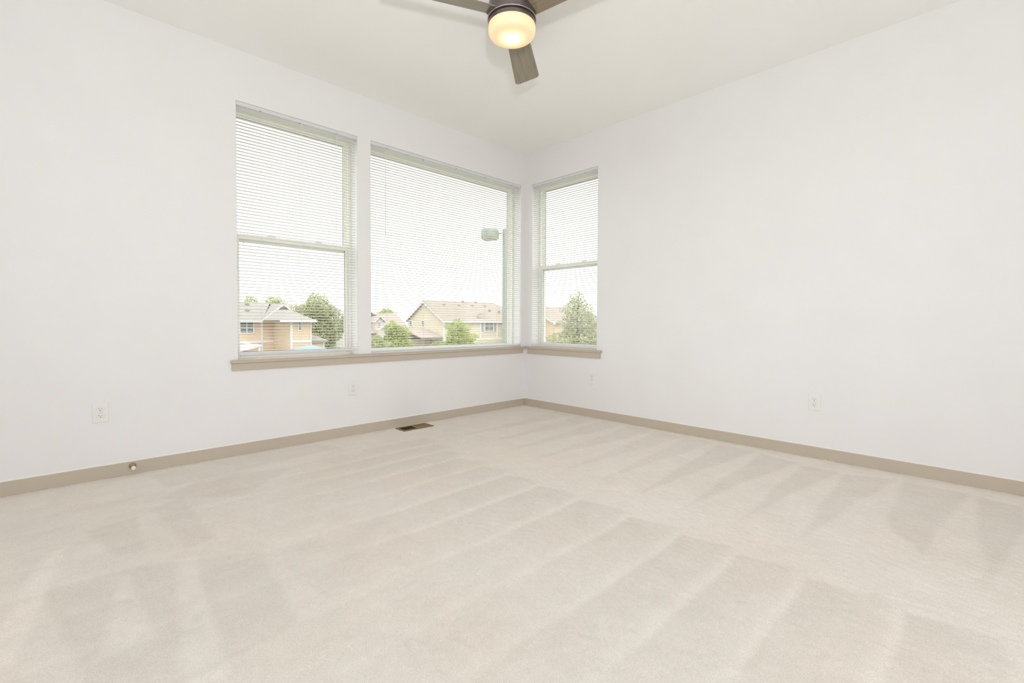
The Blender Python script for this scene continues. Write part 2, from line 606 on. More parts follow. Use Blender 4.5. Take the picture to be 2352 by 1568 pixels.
def make_floor():
    step = 0.01
    n = int(round(5.2 / step)) + 1
    g1 = np.linspace(-5.2, 0.0, n)
    X, Y = np.meshgrid(g1, g1, indexing='ij')
    rng = np.random.default_rng(3)
    Z = rng.normal(0, 0.0011, X.shape)
    wob = 0.007 * np.sin(X * 5.1 + Y * 1.3) + 0.004 * np.sin(X * 11.7 + 2.0)
    nap = np.full(X.shape, 0.62)
    # straight strokes beside the left wall's windows, ending on one line
    ys = [-0.46, -0.68, -0.88, -1.09, -1.33, -1.56, -1.81, -2.09, -2.38, -2.63, -2.86, -3.09, -3.36, -3.62, -3.9]
    for k in range(len(ys) - 1):
        hi, lo = ys[k] - 0.020, ys[k + 1] + 0.018
        xe = -1.60 - 0.045 * k if k < 4 else -1.73
        x0 = -2.55 - 0.12 * ((k * 7) % 4)
        t = np.clip((hi - (Y - wob)) / (hi - lo), 0, 1)
        inside = seg_soft(hi - Y + wob, 0.02) * seg_soft(Y - wob - lo, 0.055) * seg_soft(xe + 0.05 * (t - 0.5) - X, 0.018)
        fade = np.clip((X - x0) / 0.75, 0, 1)
        dark = (0.56 - 0.26 * t) * (0.35 + 0.65 * fade)
        nap -= inside * dark * (0.75 if k < 5 else 1.0)
        ln = np.exp(-(((Y - wob - ys[k + 1]) / 0.017) ** 2)) * seg_soft(xe - X, 0.04) * np.clip((X + 3.0) / 0.7, 0, 1)
        nap += 0.10 * ln
    # wedge strokes in front of the right wall, wide at the wall and pointed inwards
    wedges = [[(-1.42, -0.62), (-0.06, -0.50), (-0.06, -0.74)], [(-1.40, -0.92), (-0.06, -0.80), (-0.06, -1.03)],
              [(-1.46, -1.20), (-0.08, -1.08), (-0.08, -1.32)], [(-1.44, -1.47), (-0.08, -1.36), (-0.08, -1.62)],
              [(-1.46, -1.75), (-0.10, -1.64), (-0.10, -1.88)], [(-1.44, -2.01), (-0.10, -1.90), (-0.10, -2.12)],
              [(-1.46, -2.27), (-0.13, -2.16), (-0.12, -2.42)], [(-1.46, -2.52), (-0.17, -2.47), (-0.22, -2.70)],
              [(-1.39, -2.77), (-0.28, -2.74), (-0.24, -2.94)], [(-1.46, -3.01), (-0.27, -2.97), (-0.17, -3.20)],
              [(-1.02, -3.26), (-1.22, -3.38), (-0.17, -3.51), (-0.19, -3.23)], [(-1.36, -3.56), (-0.20, -3.54), (-0.23, -3.70), (-0.57, -3.70)]]
    for k, p in enumerate(wedges):
        nap -= (0.30 if k < 6 else 0.44) * poly_mask(X, Y + wob, p, 0.028)
    nap += 0.12 * seg_soft(X + 1.70, 0.25) * seg_soft(-0.5 - Y, 0.4)
    # uneven footmarks and strokes on the left side
    for p, a in (([(-3.05, -0.35), (-2.65, -0.55), (-3.0, -0.85), (-3.3, -0.6)], -0.30),
                 ([(-3.30, -0.10), (-2.3, -0.10), (-2.2, -0.30), (-3.25, -0.42)], -0.34),
                 ([(-3.72, -1.34), (-3.49, -1.36), (-3.10, -1.53), (-3.15, -2.1), (-3.6, -2.2)], -0.36),
                 ([(-3.60, -0.85), (-3.42, -0.80), (-3.43, -1.22), (-3.52, -1.22)], -0.34),
                 ([(-3.36, -0.75), (-3.22, -0.62), (-3.20, -1.28), (-3.30, -1.32)], -0.30),
                 ([(-3.30, -1.42), (-3.36, -1.40), (-3.46, -2.2), (-3.36, -2.2)], 0.42),
                 ([(-3.50, -1.42), (-3.53, -1.42), (-3.60, -1.9), (-3.48, -1.9)], 0.40),
                 ([(-3.66, -0.98), (-3.72, -1.0), (-3.84, -1.75), (-3.76, -1.75)], 0.36),
                 ([(-3.08, -1.60), (-2.6, -1.62), (-2.6, -1.95), (-3.05, -2.05)], -0.16),
                 ([(-0.9, -3.9), (-1.9, -3.75), (-1.9, -3.95), (-0.9, -4.1)], -0.20)):
        nap += a * poly_mask(X + 0.5 * wob, Y + wob, p, 0.025)
    # broad soft mottling
    m = np.zeros_like(X)
    for fx, fy, ph, a in ((3.1, 4.7, 0.3, 0.05), (7.9, 5.2, 1.1, 0.04), (13.1, 9.7, 2.2, 0.03), (21.0, 17.0, 0.7, 0.03)):
        m += a * np.sin(fx * X + ph) * np.sin(fy * Y + 1.7 * ph)
    nap = np.clip(nap + m + rng.normal(0, 0.05, X.shape), 0, 1)
    Z += 0.0015 * (nap - 0.5)
    idx = np.arange(n * n).reshape(n, n)
    q = np.stack([idx[:-1, :-1], idx[1:, :-1], idx[1:, 1:], idx[:-1, 1:]], -1).reshape(-1, 4)
    cx = (X[:-1, :-1] + step / 2).ravel()
    cy = (Y[:-1, :-1] + step / 2).ravel()
    keep = ~((cx > REG[0]) & (cx < REG[1]) & (cy > REG[2]) & (cy < REG[3]))
    q = q[keep]
    me = bpy.data.meshes.new('floor')
    me.vertices.add(n * n)
    me.vertices.foreach_set('co', np.stack([X, Y, Z], -1).astype(np.float32).ravel())
    me.loops.add(q.size)
    me.loops.foreach_set('vertex_index', q.ravel().astype(np.int32))
    me.polygons.add(len(q))
    me.polygons.foreach_set('loop_start', (np.arange(len(q)) * 4).astype(np.int32))
    me.update(calc_edges=True)
    me.polygons.foreach_set('use_smooth', np.ones(len(q), dtype=bool))
    a = me.attributes.new('nap', 'FLOAT', 'POINT')
    a.data.foreach_set('value', nap.astype(np.float32).ravel())
    me.materials.append(M['carpet'])
    return struct(link('floor', me))


make_floor()

# ---- baseboards
BT, BH = 0.014, 0.0765
prof_b = [(0, 0), (-BT, 0), (-BT, BH - 0.003), (-BT + 0.003, BH), (0, BH)]
edge_light = [(0, BH), (-0.0075, BH), (-0.004, BH + 0.0025), (0, BH + 0.0055)]  # bright strip painted in where the board's top edge catches light
b1 = struct(MB().prism(prof_b, 'x', -5.2, 0.0).obj('baseboard_left', 'trim'))
MB().prism(edge_light, 'x', -5.2, 0.0).obj('edge_light_strip', 'edge_light', b1)
b2 = struct(MB().prism(prof_b, 'y', -5.2, -BT).obj('baseboard_right', 'trim'))
MB().prism(edge_light, 'y', -5.2, -0.002).obj('edge_light_strip', 'edge_light', b2)

# ---- window stools and aprons
SZ = 0.650
st = MB().box(-2.852, -0.0225, -0.024, 0.0, ZB, SZ)
st.box(W1[0], W1[1], 0.0, 0.118, ZB, SZ)
st.box(W2[0], W2[1], 0.0, 0.118, ZB, SZ)
t1 = struct(st.obj('trim_1', 'trim', bevel=0.003))
MB().box(-2.845, -0.038, -0.015, 0.0, 0.578, ZB).obj('apron', 'trim', t1, bevel=0.002)
st = MB().box(-0.024, 0.0, -1.023, 0.0, ZB, SZ)
st.box(0.0, 0.118, -W3[1], -W3[0], ZB, SZ)
t2 = struct(st.obj('trim_2', 'trim', bevel=0.003))
MB().box(-0.015, 0.0, -1.005, -0.053, 0.572, ZB).obj('apron', 'trim', t2, bevel=0.002)


# ------------------------------------------------------------------ windows (u along the wall, d outwards, z up)
def window(name, u0, u1, hung, rz):
    z0, z1 = SZ, ZT
    fr = MB().ring(u0, u1, z0, z1, 0.023, 0.023, 0.014, 0.023, 0.120, 0.205)
    fr.ring(u0 + 0.023, u1 - 0.023, z0 + 0.014, z1 - 0.023, 0.006, 0.006, 0.006, 0.006, 0.145, 0.205)
    root = struct(fr.obj(name, 'vinyl', bevel=0.002))
    root.rotation_euler = (0, 0, rz)

    def sash(a, b, lo, hi, d0, d1, side, bot, top, gasket=0.0032):
        s = MB().ring(a, b, lo, hi, side, side, bot, top, d0, d1).obj('sash', 'vinyl', root, bevel=0.003)
        ga = MB().ring(a + side - 0.001, b - side + 0.001, lo + bot - 0.001, hi - top + 0.001, gasket, gasket, gasket, gasket, d0 + 0.014, d0 + 0.018)
        ga.obj('gasket', 'seal', s)
        MB().box(a + side, b - side, d0 + 0.018, d0 + 0.023, lo + bot, hi - top).obj('pane', 'glass', s)
        return s

    if hung:
        mz = 1.505
        sash(u0 + 0.023, u1 - 0.023, mz - 0.02, z1 - 0.023, 0.164, 0.194, 0.019, 0.035, 0.019)
        lo = sash(u0 + 0.0245, u1 - 0.0245, z0 + 0.014, mz + 0.028, 0.128, 0.162, 0.020, 0.030, 0.036)
        for t in (0.30, 0.70):
            uc = u0 + t * (u1 - u0)
            k = MB().box(uc - 0.03, uc + 0.03, 0.134, 0.158, mz + 0.028, mz + 0.034)
            k.prism([(uc - 0.022, mz + 0.034), (uc + 0.022, mz + 0.034), (uc + 0.012, mz + 0.043), (uc - 0.012, mz + 0.043)], 'y', 0.138, 0.154)
            k.obj('sash_lock', 'vinyl', lo, bevel=0.0015)
            ut = u0 + (0.10 if t < 0.5 else 0.90) * (u1 - u0)
            MB().tube((ut, 0.185, mz - 0.020), (ut, 0.185, mz - 0.040), 0.004, 0.003).obj('screen_tab', 'screw', lo)
    else:
        sash(u0 + 0.023, u1 - 0.023, z0 + 0.014, z1 - 0.023, 0.166, 0.196, 0.019, 0.022, 0.019)
    return root


window('window_1', W1[0], W1[1], True, 0)
window('window_2', W2[0], W2[1], False, 0)
window('window_3', W3[0], W3[1], True, -PI / 2)


# ------------------------------------------------------------------ mini blinds
def slat_mesh(length):
    w, cr, t = 0.0255, 0.0034, 0.0007
    pts = []
    for i in range(5):
        a = i / 4
        pts.append((-w / 2 + w * a, cr * (1 - (2 * a - 1) ** 2)))
    poly = pts + [(p[0], p[1] - t) for p in reversed(pts)]
    n = len(poly)
    vs = [(-length / 2, p[0], p[1]) for p in poly] + [(length / 2, p[0], p[1]) for p in poly]
    fs = [(i, (i + 1) % n, n + (i + 1) % n, n + i) for i in range(n)]
    for k in range(4):
        fs.append((k, 9 - k, 8 - k, k + 1))
        fs.append((n + k, n + k + 1, n + 8 - k, n + 9 - k))
    m = MB().add(vs, fs).mesh('slat', 'slat', smooth=True)
    return m


def blind(label, u0, u1, zrail, ladders, rz, gap0=0.005, gap1=0.012, wand=None, cord=None, bracket=False):
    uc = (u0 + u1) / 2
    cs, sn = math.cos(rz), math.sin(rz)
    root = thing('window_blind', label, 'blind', (uc * cs, uc * sn, ZT), rz, 'white mini blinds in the three windows')
    a, b = u0 + gap0 - uc, u1 - gap1 - uc
    dc = 0.0165
    hr = MB().box(u0 + 0.002 - uc, b, dc - 0.0125, dc + 0.0125, -0.0265, -0.001).obj('headrail', 'rail', root, bevel=0.0015)
    for l in ladders:
        MB().tube((l - uc, dc - 0.009, -0.0245), (l - uc, dc - 0.009, -0.0285), 0.0042).obj('cord_guide', 'seal', hr)
    if bracket:
        MB().box(b, u1 - uc, 0.001, 0.034, -0.034, -0.0005).obj('end_bracket', 'rail', root, bevel=0.001)
    for sgn, e in ((1, u0 + 0.075 - uc), (-1, u1 - 0.085 - uc)):
        MB().box(e - 0.004, e - 0.0015, dc - 0.0140, dc - 0.0123, -0.034, -0.018).box(e + 0.0015, e + 0.004, dc - 0.0140, dc - 0.0123, -0.034, -0.018).obj('valance_clip', 'wand', root)
    br = MB().box(a, b, dc - 0.0125, dc + 0.0125, zrail - ZT, zrail + 0.019 - ZT).obj('bottom_rail', 'rail', root, bevel=0.003)
    for l in ladders:
        MB().tube((l - uc, dc - 0.0135, zrail + 0.0075 - ZT), (l - uc, dc - 0.0120, zrail + 0.0075 - ZT), 0.0035).obj('rail_plug', 'wand', br)
    top, bot = -0.047, zrail + 0.019 - ZT + 0.012
    n = int(round((top - bot) / 0.0219))
    me = slat_mesh(b - a)
    for i in range(n + 1):
        o = link('slat', me, root)
        o.location = ((a + b) / 2 + random.uniform(-0.0008, 0.0008), dc, top - (top - bot) * i / n)
        o.rotation_euler = (math.radians(-2.5 + random.uniform(-1.0, 1.0)), 0, 0)
    for l in ladders:
        k = MB()
        for dd in (-0.0133, 0.0133):
            k.tube((l - uc, dc + dd, -0.026), (l - uc, dc + dd, zrail + 0.018 - ZT), 0.0008, n=5)
        k.tube((l - uc + 0.004, dc, -0.026), (l - uc + 0.004, dc, zrail + 0.018 - ZT), 0.0006, n=5)
        k.obj('ladder_cord', 'cord', root)
    if wand:
        ua, ub, zb = wand
        w = MB().tube((ua - uc, -0.006, -0.040), (ub - uc, -0.006, zb - ZT), 0.0028, 0.0034, n=8)
        w.tube((ua - uc, 0.003, -0.020), (ua - uc, -0.006, -0.040), 0.0018, n=6)
        w.obj('tilt_wand', 'wand', root, smooth=True)
    if cord:
        ux, zc = cord
        k = MB().tube((ux - uc, -0.002, -0.026), (ux - uc, -0.004, zc + 0.03 - ZT), 0.0009, n=5)
        k.tube((ux + 0.004 - uc, -0.002, -0.026), (ux + 0.001 - uc, -0.004, zc + 0.03 - ZT), 0.0009, n=5)
        lc = k.obj('lift_cord', 'cord', root)
        MB().lathe([(0.0015, 0.03), (0.004, 0.024), (0.005, 0.006), (0.0045, 0.0)], 10, (ux - uc, -0.004, zc - ZT)).obj('tassel', 'cord', lc, smooth=True)
    return root


blind('white mini blind on the tall left window, with a lift cord hanging in the middle', W1[0], W1[1], 0.680, (-2.652, -2.384, -2.113), 0,
      cord=(-2.378, 0.949), bracket=True)
blind('widest white mini blind, on the big picture window left of the corner', W2[0], W2[1], 0.655, (-1.679, -1.313, -0.945, -0.579, -0.211), 0,
      gap1=0.005, wand=(-1.699, -1.701, 1.625))
blind('white mini blind on the narrow window right of the corner', W3[0], W3[1], 0.660, (0.252, 0.525, 0.799), -PI / 2, gap0=0.008, gap1=0.005)


# ------------------------------------------------------------------ electrical outlets
def outlet(label, u, z, rz):
    """local x along the wall, local -y into the room"""
    cs, sn = math.cos(rz), math.sin(rz)
    root = thing('wall_outlet', label, 'outlet', (u * cs, u * sn, z), rz, 'duplex wall outlets')
    hw, hh, t = 0.0355, 0.0578, 0.0055
    c = 0.004
    p = MB()
    lv_ = [(0.0, 0.0), (-0.0015, 0.0), (-0.0045, 0.0018), (-t, c)]
    p.v = [(sx * (hw - k), y, sz * (hh - k)) for y, k in lv_ for sx, sz in ((-1, -1), (1, -1), (1, 1), (-1, 1))]
    p.f = [(4 * i + j, 4 * i + (j + 1) % 4, 4 * i + 4 + (j + 1) % 4, 4 * i + 4 + j) for i in range(3) for j in range(4)] + [(12, 13, 14, 15)]
    pl = p.obj('cover_plate', 'plate', root)
    for s in (1, -1):
        cz = 0.0193 * s
        prof = []
        for i in range(28):
            an = 2 * PI * i / 28
            x = 0.0172 * math.cos(an)
            y = max(-0.0142, min(0.0142, 0.0172 * math.sin(an)))
            prof.append((x, cz + y))
        rim = MB().prism([(x * 1.05, cz + (y - cz) * 1.05) for x, y in prof], 'y', -t - 0.0002, -t + 0.001).obj('socket_recess', 'screw', root)
        so = MB().prism(prof, 'y', -t - 0.0012, -t + 0.001).obj('socket', 'plate', root, bevel=0.0005)
        MB().box(-0.0073, -0.0054, -t - 0.0014, -t - 0.001, cz - 0.0012, cz + 0.0072).obj('slot', 'slot', so)
        MB().box(0.0054, 0.0071, -t - 0.0014, -t - 0.001, cz - 0.0004, cz + 0.0064).obj('slot', 'slot', so)
        g_ = MB().prism([(0.0027 * math.cos(a_), cz - 0.0072 + max(-0.0015, 0.0027 * math.sin(a_))) for a_ in [2 * PI * i / 14 for i in range(14)]], 'y', -t - 0.0014, -t - 0.001)
        g_.obj('ground_hole', 'slot', so)
    MB().lathe([(0.003, 0), (0.003, t + 0.0008), (0.0022, t + 0.0012)], 12, (0, 0, 0), 'y').obj('screw', 'screw', root)
    return root


outlet('white duplex wall outlet above the door stop, far left on the left wall', -3.508, 0.385, 0)
outlet('white duplex wall outlet on the left wall, under the tall left window', -1.989, 0.378, 0)
outlet('small white duplex wall outlet just right of the corner, under the narrow window', 0.909, 0.3765, -PI / 2)
outlet('white duplex wall outlet alone on the long blank right wall', 2.749, 0.3785, -PI / 2)

# ------------------------------------------------------------------ door stop on the left baseboard
ds = thing('door_stop', 'small brass door stop with white rubber tip on the left baseboard', 'door stop', (-3.370, -BT, 0.050))
MB().lathe([(0.0175, 0.0), (0.0175, 0.002), (0.0155, 0.007), (0.0085, 0.012), (0.0065, 0.016)], 24, (0, 0, 0), 'y').obj('mounting_base', 'nickel', ds, smooth=True)
MB().lathe([(0.0062, 0.010), (0.0062, 0.048)], 16, (0, 0, 0), 'y').obj('rod', 'nickel', ds, smooth=True)
MB().lathe([(0.0075, 0.046), (0.0105, 0.048), (0.0108, 0.060), (0.0095, 0.065), (0.004, 0.067)], 20, (0, 0, 0), 'y').obj('rubber_tip', 'rubber', ds, smooth=True)

# ------------------------------------------------------------------ floor register
rg = thing('floor_register', 'brown metal floor register set in the carpet below the big window', 'vent', (-1.4855, -0.118, 0.0))
rw, rh = 0.150, 0.0725
fr = MB()
for x0, x1, y0, y1 in ((-rw, -rw + 0.018, -rh, rh), (rw - 0.018, rw, -rh, rh), (-rw + 0.018, rw - 0.018, -rh, -rh + 0.016), (-rw + 0.018, rw - 0.018, rh - 0.016, rh)):
    fr.box(x0, x1, y0, y1, 0.001, 0.0065)
fr.obj('frame', 'reg', rg, bevel=0.002)
MB().box(-0.006, 0.006, -rh + 0.016, rh - 0.016, 0.0, 0.0062).obj('center_bar', 'reg', rg, bevel=0.001)
duct = MB()
for x0, x1, y0, y1, z0, z1 in ((-0.139, 0.139, -0.062, -0.060, -0.16, 0.0), (-0.139, 0.139, 0.060, 0.062, -0.16, 0.0), (-0.1395, -0.1375, -0.062, 0.062, -0.16, 0.0),
                               (0.1375, 0.1395, -0.062, 0.062, -0.16, 0.0), (-0.139, 0.139, -0.062, 0.062, -0.162, -0.16)):
    duct.box(x0, x1, y0, y1, z0, z1)
duct.obj('duct_boot', 'duct', rg)
lv = {}
for s in (-1, 1):
    ang = math.radians(50 if s > 0 else -66)
    lv[s] = MB().box(-0.0006, 0.0006, -rh + 0.016, rh - 0.016, -0.0075, 0.0075).mesh('louver', 'reg')
    for i in range(11):
        o = link('louver', lv[s], rg)
        o.location = (s * (0.0135 + 0.0112 * i), 0, -0.0015)
        o.rotation_euler = (0, ang, 0)

# ------------------------------------------------------------------ ceiling fan
FX, FY = -1.976, -1.812
fan = thing('ceiling_fan', 'dark bronze three-blade ceiling fan with a lit frosted glass bowl', 'fan', (FX, FY, H))
MB().lathe([(0.095, 0.0), (0.098, -0.012), (0.098, -0.055), (0.105, -0.075), (0.113, -0.10), (0.1165, -0.13), (0.1175, -0.19), (0.1235, -0.235), (0.1255, -0.262), (0.1260, -0.272), (0.1235, -0.274)],
           64).obj('motor_housing', 'bronze', fan, smooth=True)
MB().lathe([(0.1268, -0.2695), (0.1275, -0.2715), (0.1268, -0.2735), (0.1240, -0.2735), (0.1240, -0.2695)], 64, cap0=False, cap1=False).obj('chrome_band', 'chrome', fan, smooth=True)
MB().lathe([(0.112, -0.272), (0.112, -0.282), (0.1215, -0.282), (0.1225, -0.285), (0.1225, -0.299), (0.1195, -0.301)], 64).obj('light_ring', 'bronze', fan, smooth=True)
prof = [(0.1195, -0.299), (0.1212, -0.302), (0.1220, -0.312), (0.1215, -0.326), (0.1185, -0.3375), (0.1125, -0.3465), (0.103, -0.3535), (0.088, -0.3580), (0.060, -0.3610), (0.030, -0.3625), (0.0005, -0.3630)]
bowl = MB().lathe(prof, 64, cap0=False, cap1=True).obj('glass_bowl', 'frost', fan, smooth=True)
MB().lathe([(0.001, -0.290), (0.013, -0.292), (0.013, -0.312)], 20).obj('lamp_holder', 'rail', fan, smooth=True)
MB().lathe([(0.010, -0.312), (0.0155, -0.318), (0.018, -0.326), (0.0165, -0.335), (0.010, -0.341), (0.001, -0.343)], 24).obj('light_bulb', 'bulb', fan, smooth=True)


def blade_mesh():
    r0, r1, w0, w1, cr = 0.105, 0.655, 0.057, 0.080, 0.028
    out = [(r0, -w0), ]
    n = 6
    # lower side to the tip, rounded tip corners, back along the other side
    def corner(sy):
        res = []
        for i in range(n + 1):
            a = (PI / 2) * i / n
            res.append((r1 - cr + cr * math.sin(a), sy * (w1 - cr + cr * math.cos(a))))
        return res
    out += corner(-1)
    out += list(reversed(corner(1)))
    out += [(r0, w0)]
    t = 0.006
    m = len(out)
    vs = [(x, y, -t / 2) for x, y in out] + [(x, y, t / 2) for x, y in out]
    fs = [(i, (i + 1) % m, m + (i + 1) % m, m + i) for i in range(m)] + [tuple(range(m - 1, -1, -1)), tuple(range(m, 2 * m))]
    return MB().add(vs, fs).mesh('blade', 'wood', bevel=0.0012)


bme = blade_mesh()
iron = MB().box(0.085, 0.20, -0.035, 0.035, 0.003, 0.007).box(0.085, 0.125, -0.045, 0.045, -0.012, 0.012).mesh('blade_iron', 'bronze', bevel=0.002)
for phi in (36.7, 156.7, -83.3):
    o = link('blade', bme, fan)
    # pitched about its own length: the counter-clockwise edge hangs lower
    mt = Matrix.Translation((0, 0, 2.50 - H)) @ Matrix.Rotation(math.radians(phi), 4, 'Z') @ Matrix.Rotation(math.radians(-16.5), 4, 'X')
    o.matrix_local = mt
    link('blade_iron', iron, o)
for k in range(3):
    a_ = math.radians(36.7 + 60 + 120 * k)
    MB().tube((0.116 * math.cos(a_), 0.116 * math.sin(a_), -0.16), (0.121 * math.cos(a_), 0.121 * math.sin(a_), -0.16), 0.003).obj('screw', 'nickel', fan)

# ------------------------------------------------------------------ outside: ground, houses, trees, lamp post
GZ = -4.1
gm = MB().box(-160, 160, -160, 160, GZ - 0.3, GZ).obj('ground', 'ground')
struct(gm)


def hwindow(root, p, w, h, axis, muntins=(1, 0), tr=0.09):
    """a house window: frame with trim, pane and bars; axis 'y' = in a wall facing -y, 'x' = in a wall facing -x"""
    x, y, z = p
    fr_ = MB()
    def bx(m_, a, b, d0, d1, lo, hi):
        if axis == 'y':
            m_.box(x + a, x + b, y + d0, y + d1, z + lo, z + hi)
        else:
            m_.box(x + d0, x + d1, y + a, y + b, z + lo, z + hi)
    bx(fr_, -w / 2 - tr, -w / 2, -0.07, 0.02, -h / 2 - tr, h / 2 + tr)
    bx(fr_, w / 2, w / 2 + tr, -0.07, 0.02, -h / 2 - tr, h / 2 + tr)
    bx(fr_, -w / 2, w / 2, -0.07, 0.02, h / 2, h / 2 + tr)
    bx(fr_, -w / 2, w / 2, -0.07, 0.02, -h / 2 - tr, -h / 2)
    for i in range(muntins[0]):
        c = -w / 2 + w * (i + 1) / (muntins[0] + 1)
        bx(fr_, c - 0.035, c + 0.035, -0.05, 0.0, -h / 2, h / 2)
    for i in range(muntins[1]):
        c = -h / 2 + h * (i + 1) / (muntins[1] + 1)
        bx(fr_, -w / 2, w / 2, -0.04, 0.0, c - 0.025, c + 0.025)
    fo = fr_.obj('window', 'htrim', root)
    pn = MB()
    bx(pn, -w / 2, w / 2, -0.03, 0.01, -h / 2, h / 2)
    pn.obj('pane', 'hglass', fo)


def roof_vents(root, pts):
    for (x, y, z) in pts:
        MB().box(x - 0.16, x + 0.16, y - 0.12, y + 0.12, z - 0.1, z + 0.12).obj('roof_vent', 'hvent', root, bevel=0.02)


# peach house, seen through the tall left window
ha = thing('house', 'peach house with grey hip roof and white corner boards behind the tall left window', 'house')
MB().box(2.0, 10.3, 46.0, 53.0, GZ, 1.0).obj('wall', 'peach', ha)
MB().prism([(10.3, GZ), (14.1, GZ), (14.1, 1.0), (12.2, 2.62), (10.3, 1.0)], 'y', 46.0, 53.0).obj('gable_wall', 'peach', ha)
MB().box(11.36, 13.17, 41.0, 46.2, GZ, 0.98).obj('wing_wall', 'peach', ha)
MB().slab([(1.6, 45.5, 0.93), (10.2, 45.5, 0.93), (12.0, 49.2, 2.90), (1.6, 49.2, 2.90)], 0.14).slab([(1.6, 49.2, 2.90), (12.0, 49.2, 2.90), (14.0, 53.4, 0.9), (1.6, 53.4, 0.9)], 0.14).obj('roof', 'roof_grey', ha)
MB().slab([(10.05, 45.6, 0.93), (12.2, 45.6, 2.78), (12.2, 53.2, 2.78), (10.05, 53.2, 0.93)], 0.13).slab([(14.35, 45.6, 0.93), (12.2, 45.6, 2.78), (12.2, 53.2, 2.78), (14.35, 53.2, 0.93)], 0.13).obj('gable_roof', 'roof_grey', ha)
rk = MB()
rk.slab([(10.0, 45.62, 0.86), (12.2, 45.62, 2.74), (12.2, 45.55, 2.74), (10.0, 45.55, 0.86)], 0.02)
rk.prism([(10.02, 0.84), (12.2, 2.70), (14.38, 0.84), (14.38, 0.70), (12.2, 2.52), (10.02, 0.70)], 'y', 45.50, 45.60)
rk.obj('rake_board', 'htrim', ha)
MB().add([(10.25, 40.5, 1.0), (13.55, 40.5, 1.0), (13.55, 46.5, 1.0), (10.25, 46.5, 1.0), (11.55, 42.6, 2.03), (11.75, 42.6, 2.03), (11.75, 46.5, 2.03), (11.55, 46.5, 2.03)],
         [(0, 1, 5, 4), (1, 2, 6, 5), (3, 0, 4, 7), (4, 5, 6, 7), (2, 3, 7, 6), (0, 3, 2, 1)]).obj('hip_roof', 'roof_grey', ha)
MB().box(10.25, 13.55, 40.44, 40.52, 0.86, 1.02).box(1.6, 10.2, 45.42, 45.5, 0.80, 0.95).obj('fascia', 'htrim', ha)
for x0, x1, y0 in ((10.22, 10.40, 45.94), (11.30, 11.48, 40.94), (13.10, 13.20, 40.94)):
    MB().box(x0, x1, y0, y0 + 0.12, GZ, 0.95).obj('corner_board', 'htrim', ha)
MB().box(2.0, 10.3, 45.93, 46.0, -1.20, -0.97).box(10.3, 11.4, 45.93, 46.0, -1.18, -0.95).box(11.34, 13.2, 40.93, 41.0, -1.03, -0.82).obj('belt_band', 'htrim', ha)
hwindow(ha, (8.98, 45.98, 0.33), 1.10, 1.02, 'y', (1, 1))
hwindow(ha, (12.12, 40.98, 0.48), 0.24, 0.70, 'y', (0, 1), 0.06)
hwindow(ha, (6.2, 45.98, 0.33), 1.10, 1.02, 'y', (1, 1))
gv = MB().box(12.0, 12.2, 45.94, 46.0, 1.96, 2.38).obj('gable_vent', 'htrim', ha)
for k in range(4):
    MB().box(12.03, 12.17, 45.92, 45.95, 2.0 + 0.09 * k, 2.05 + 0.09 * k).obj('vent_slat', 'hvent', gv)
MB().box(13.17, 14.55, 41.4, 46.0, GZ, -0.95).obj('side_wall', 'peach', ha)
MB().slab([(13.15, 41.0, -0.90), (14.85, 41.0, -0.92), (13.9, 43.6, -0.28), (13.15, 43.6, -0.25)], 0.1).slab([(14.85, 41.0, -0.92), (14.85, 46.0, -0.92), (13.9, 46.0, -0.28), (13.9, 43.6, -0.28)], 0.1).slab([(13.15, 43.6, -0.25), (13.9, 43.6, -0.28), (13.9, 46.0, -0.28), (13.15, 46.0, -0.25)], 0.1).obj('side_roof', 'roof_grey', ha)
MB().box(14.45, 14.57, 41.34, 41.46, GZ, -0.97).obj('corner_board', 'htrim', ha)
MB().slab([(6.6, 41.2, -1.75), (8.9, 41.2, -1.16), (8.9, 46.0, -1.16), (6.6, 46.0, -1.75)], 0.14).obj('porch_roof', 'htrim', ha)
MB().box(8.7, 8.85, 41.3, 41.45, GZ, -1.3).box(6.7, 6.85, 41.3, 41.45, GZ, -1.9).obj('porch_post', 'htrim', ha)
roof_vents(ha, [(8.75, 48.6, 2.66), (9.7, 48.6, 2.66), (9.4, 47.4, 2.0)])

tc_ = thing('canopy', 'pale teal garden canopy in front of the peach house', 'canopy', (11.6, 36.9, GZ))
MB().add([(-1.2, -1.2, 2.62), (1.2, -1.2, 2.62), (1.2, 1.2, 2.62), (-1.2, 1.2, 2.62), (0, 0, 3.0), (-1.2, -1.2, 2.45), (1.2, -1.2, 2.45), (1.2, 1.2, 2.45), (-1.2, 1.2, 2.45)],
         [(0, 1, 4), (1, 2, 4), (2, 3, 4), (3, 0, 4), (0, 5, 6, 1), (1, 6, 7, 2), (2, 7, 8, 3), (3, 8, 5, 0), (5, 8, 7, 6)]).obj('canopy_top', 'teal', tc_)
for sx in (-1.15, 1.15):
    for sy in (-1.15, 1.15):
        MB().tube((sx, sy, 0), (sx, sy, 2.5), 0.03).obj('post', 'htrim', tc_)

